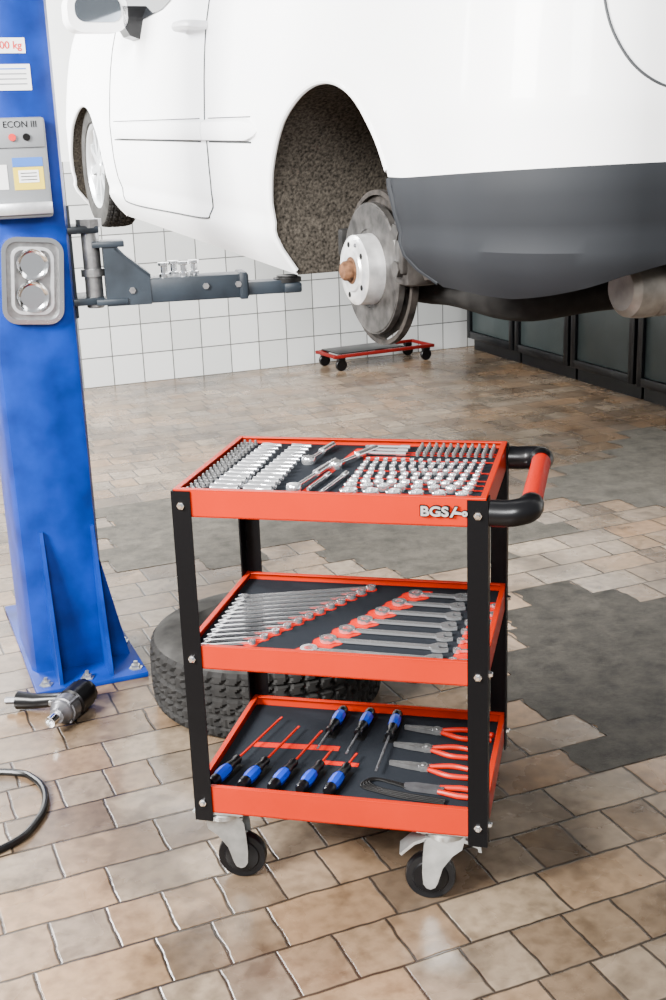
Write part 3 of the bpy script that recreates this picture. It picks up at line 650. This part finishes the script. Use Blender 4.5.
for k in range(12):
    f=k/11;rx,ry=.122+.172*f,.058+.322*f;L=(rx-.030)/math.cos(ANG)-.004
    put('combination_spanner',wrench(L,.58+.24*f,.95),rx,ry,ZM+.0018,math.pi+ANG,label='chrome combination spanner in a graded row',cat='spanner',group='combination spanners in the middle tray')
    disc_inlay(fM,rx-.004,ry,.0115+.002*f,ZM)
inlay(fM,[(.100,.024),(.112,.024),(.298,.392),(.286,.392)],ZM)
for k in range(7):
    f=k/6;y0=.040+.315*f;x0=.240+.155*f;L=.482-x0+.012*f
    put('ratchet_spanner',wrench(L,1.35-.15*f,.95),x0,y0,ZM+.0018,rad(-2),label='long chrome ring spanner lying on red foam',cat='spanner',group='ring spanners in the middle tray')
    disc_inlay(fM,x0,y0,.0245,ZM)
inlay(fM,[(.206,.014),(.256,.014),(.428,.385),(.380,.385)],ZM)
inlay(fM,[(.512,.014),(.562,.014),(.568,.34),(.528,.34)],ZM)
for k in range(7):
    put('short_spanner',wrench(.042,.62,1.),.517+.0018*k,.030+.046*k,ZM+.0018,rad(8),label='short chrome spanner on a red foam strip',cat='spanner',group='short spanners in the middle tray')
def screwdriver(x,y,a,L,tip='redgrip'):
    rt=link('screwdriver',None,TM@T(Vector((x,y,ZB+.0145)))@RZ(rad(a)),label='screwdriver with blue and black handle in grey foam',cat='screwdriver',group='screwdrivers in the bottom tray')
    Q=RY(rad(90))
    b=B();b.lathe([(0,0),(.009,.001),(.0115,.006),(.0122,.018),(.0115,.024)],18,Q);link('grip_end',b.mesh('ge','plastic'),parent=rt)
    b=B();b.lathe([(.0115,.068),(.0100,.080),(.0075,.094),(.0100,.104),(.009,.111),(.004,.112)],18,Q);link('grip_collar',b.mesh('gc','plastic'),parent=rt)
    b=B();b.lathe([(.011,.0235),(.0130,.036),(.0130,.055),(.0112,.0685)],8,Q);link('handle',b.mesh('hn','blue'),parent=rt)
    b=B();b.cyl((.111,0,0),(L-.012,0,0),.0025,seg=10);b.box((L-.006,0,0),(.014,.005,.0015));link('blade',b.mesh('bl',tip),parent=rt)
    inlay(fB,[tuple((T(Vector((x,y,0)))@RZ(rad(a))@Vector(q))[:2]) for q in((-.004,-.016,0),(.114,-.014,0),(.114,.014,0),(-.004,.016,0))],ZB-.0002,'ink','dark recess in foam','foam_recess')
for x,y,a,L in((.028,.026,78,.31),(.090,.028,79,.27),(.152,.030,80,.255),(.210,.032,81,.175),(.266,.032,81,.165)): screwdriver(x,y,a,L)
for x,y,a,L in((.222,.392,-95,.19),(.284,.392,-94,.20),(.345,.392,-90,.26)): screwdriver(x,y,a,L,'darksteel')
inlay(fB,[(.06,.215),(.245,.225),(.245,.245),(.06,.235)],ZB);inlay(fB,[(.215,.165),(.30,.165),(.30,.180),(.215,.180)],ZB)
def pliers(x,y,a,s=1.):
    rt=link('pliers',None,TM@T(Vector((x,y,ZB+.007)))@RZ(rad(a)),label='pliers with red insulated handles in grey foam',cat='pliers',group='pliers in the bottom tray')
    b=B();b.lathe([(0,-.006),(.010,-.006),(.011,0),(.010,.006),(.004,.006),(.004,.0075),(0,.0075)],18);b.prism([(.012,-.010),(-.03,-.0085),(-.072*s,-.0028),(-.072*s,-.0008),(-.02,-.0012),(-.02,.0012),(-.072*s,.0008),(-.072*s,.0028),(-.03,.0085),(.012,.010)],-.005,.004);link('jaw',b.mesh('jaw','greysteel'),parent=rt)
    for s_ in(-1,1):
        b=B();p=curvy([(.008,s_*.005,0),(.03,s_*.012,0),(.06,s_*.020,0),(.10,s_*.016,0),(.122,s_*.011,0)],4);b.tube(p,[.0038+.0018*min(1,i/5) for i in range(len(p))],10);link('handle',b.mesh('ph','redgrip'),parent=rt)
for x,y,a in((.440,.335,-6),(.430,.255,-6),(.435,.175,-7)): pliers(x,y,a)
ct=link('crimping_tool',None,TM@T(Vector((.470,.090,ZB+.009)))@RZ(rad(-5)),label='red and black cable crimping tool in grey foam',cat='crimping tool')
b=B();b.prism([(.02,-.010),(-.045,-.010),(-.06,-.004),(-.06,.004),(-.04,.010),(.02,.010)],-.006,.004);link('head',b.mesh('ch','darksteel'),parent=ct)
for s_,m_ in((-1,'redgrip'),(1,'redgrip')):
    b=B();b.tube([(.010,s_*.008,0),(.05,s_*.015,0),(.095,s_*.013,0)],[.005,.006,.0055],10);link('handle',b.mesh('ph',m_),parent=ct)
for k in range(4):
    b=B();p=curvy([(-.055,.003*k-.004,-.003),(-.09-.005*k,.008+.003*k,-.004),(-.120-.005*k,.014,-.004),(-.134-.004*k,.0-.006*k,-.004),(-.11,-.016-.005*k,-.004),(-.05,-.024-.006*k,-.004),(.03,-.028-.005*k,-.004)],5);b.tube(p,.0022,8);link('cable',b.mesh('hk','hose'),parent=ct)
# ---------------------------------------------------------------- impact wrench, hose
iw=link('impact_wrench',None,T(Vector((.0,2.87,.042)))@RZ(math.atan2(.165,.107)),label='silver and black air impact wrench lying on tiles',cat='impact wrench')
Q=RY(rad(90))
b=B();b.lathe([(0,.035),(.020,.035),(.022,.045),(.030,.055),(.033,.06),(.033,.066),(.037,.068),(.037,.100),(.034,.102),(.034,.105)],28,Q)
for k in range(4): a=rad(45+90*k);b.cyl((.06,.033*math.cos(a),.033*math.sin(a)),(.110,.033*math.cos(a),.033*math.sin(a)),.006,seg=8)
link('hammer_case',b.mesh('hc','darksteel'),parent=iw)
b=B();b.lathe([(.036,.105),(.041,.110),(.041,.17),(.037,.175),(.037,.19),(.030,.20),(0,.203)],12,Q);link('motor_housing',b.mesh('mh','plastic'),parent=iw)
b=B();b.lathe([(.007,.036),(.014,.036),(.0145,.03),(.0145,.0),(.009,-.001),(.0085,.012),(0,.012)],24,Q);link('anvil_socket',b.mesh('as','chrome'),parent=iw)
b=B();b.tube([(.145,.02,-.005),(.14,.07,-.010),(.128,.12,-.014),(.122,.17,-.014)],[.023,.019,.021,.025],14);link('pistol_grip',b.mesh('pg','plastic'),parent=iw)
b=B();b.box((.115,.055,-.008),(.010,.03,.014),bev=.003);link('trigger',b.mesh('tg','greysteel'),parent=iw)
b=B();b.cyl((.122,.17,-.014),(.119,.205,-.018),.010,seg=6);link('air_inlet',b.mesh('ai','darksteel'),parent=iw)
b=B();b.tube(curvy([(-.7,2.95,.008),(-.4,2.8,.008),(-.118,2.71,.008),(-.05,2.65,.008),(-.028,2.56,.008),(-.05,2.46,.008),(-.124,2.37,.008),(-.35,2.3,.008),(-.7,2.35,.008)],8),.0085,10)
link('air_hose',b.mesh('hose','hose'),label='black rubber air hose curling on the floor',cat='hose')
# ---------------------------------------------------------------- light
w_=bpy.data.worlds.new('world');bpy.context.scene.world=w_;w_.use_nodes=True;bg=w_.node_tree.nodes['Background'];bg.inputs[0].default_value=(.95,.97,1,1);bg.inputs[1].default_value=.58
def area(loc,target,sx,sy,p,col=(1,1,1)):
    l=bpy.data.lights.new('area','AREA');l.shape='RECTANGLE';l.size=sx;l.size_y=sy;l.energy=p;l.color=col
    o=bpy.data.objects.new('area_light',l);COL.objects.link(o);o.location=loc;o.rotation_euler=(Vector(target)-Vector(loc)).to_track_quat('-Z','Y').to_euler()
area((-3.0,.8,3.1),(.7,3,.8),1.8,1.2,1450,(1,.98,.95))
area((-.6,-1.6,2.9),(.6,2.6,.4),1.2,.9,380)
area((-1.8,5.6,2.8),(1.6,6.6,.6),1.6,1.4,680)
area((3.3,3.2,3.2),(2.2,4.4,.0),1.5,1.5,120)
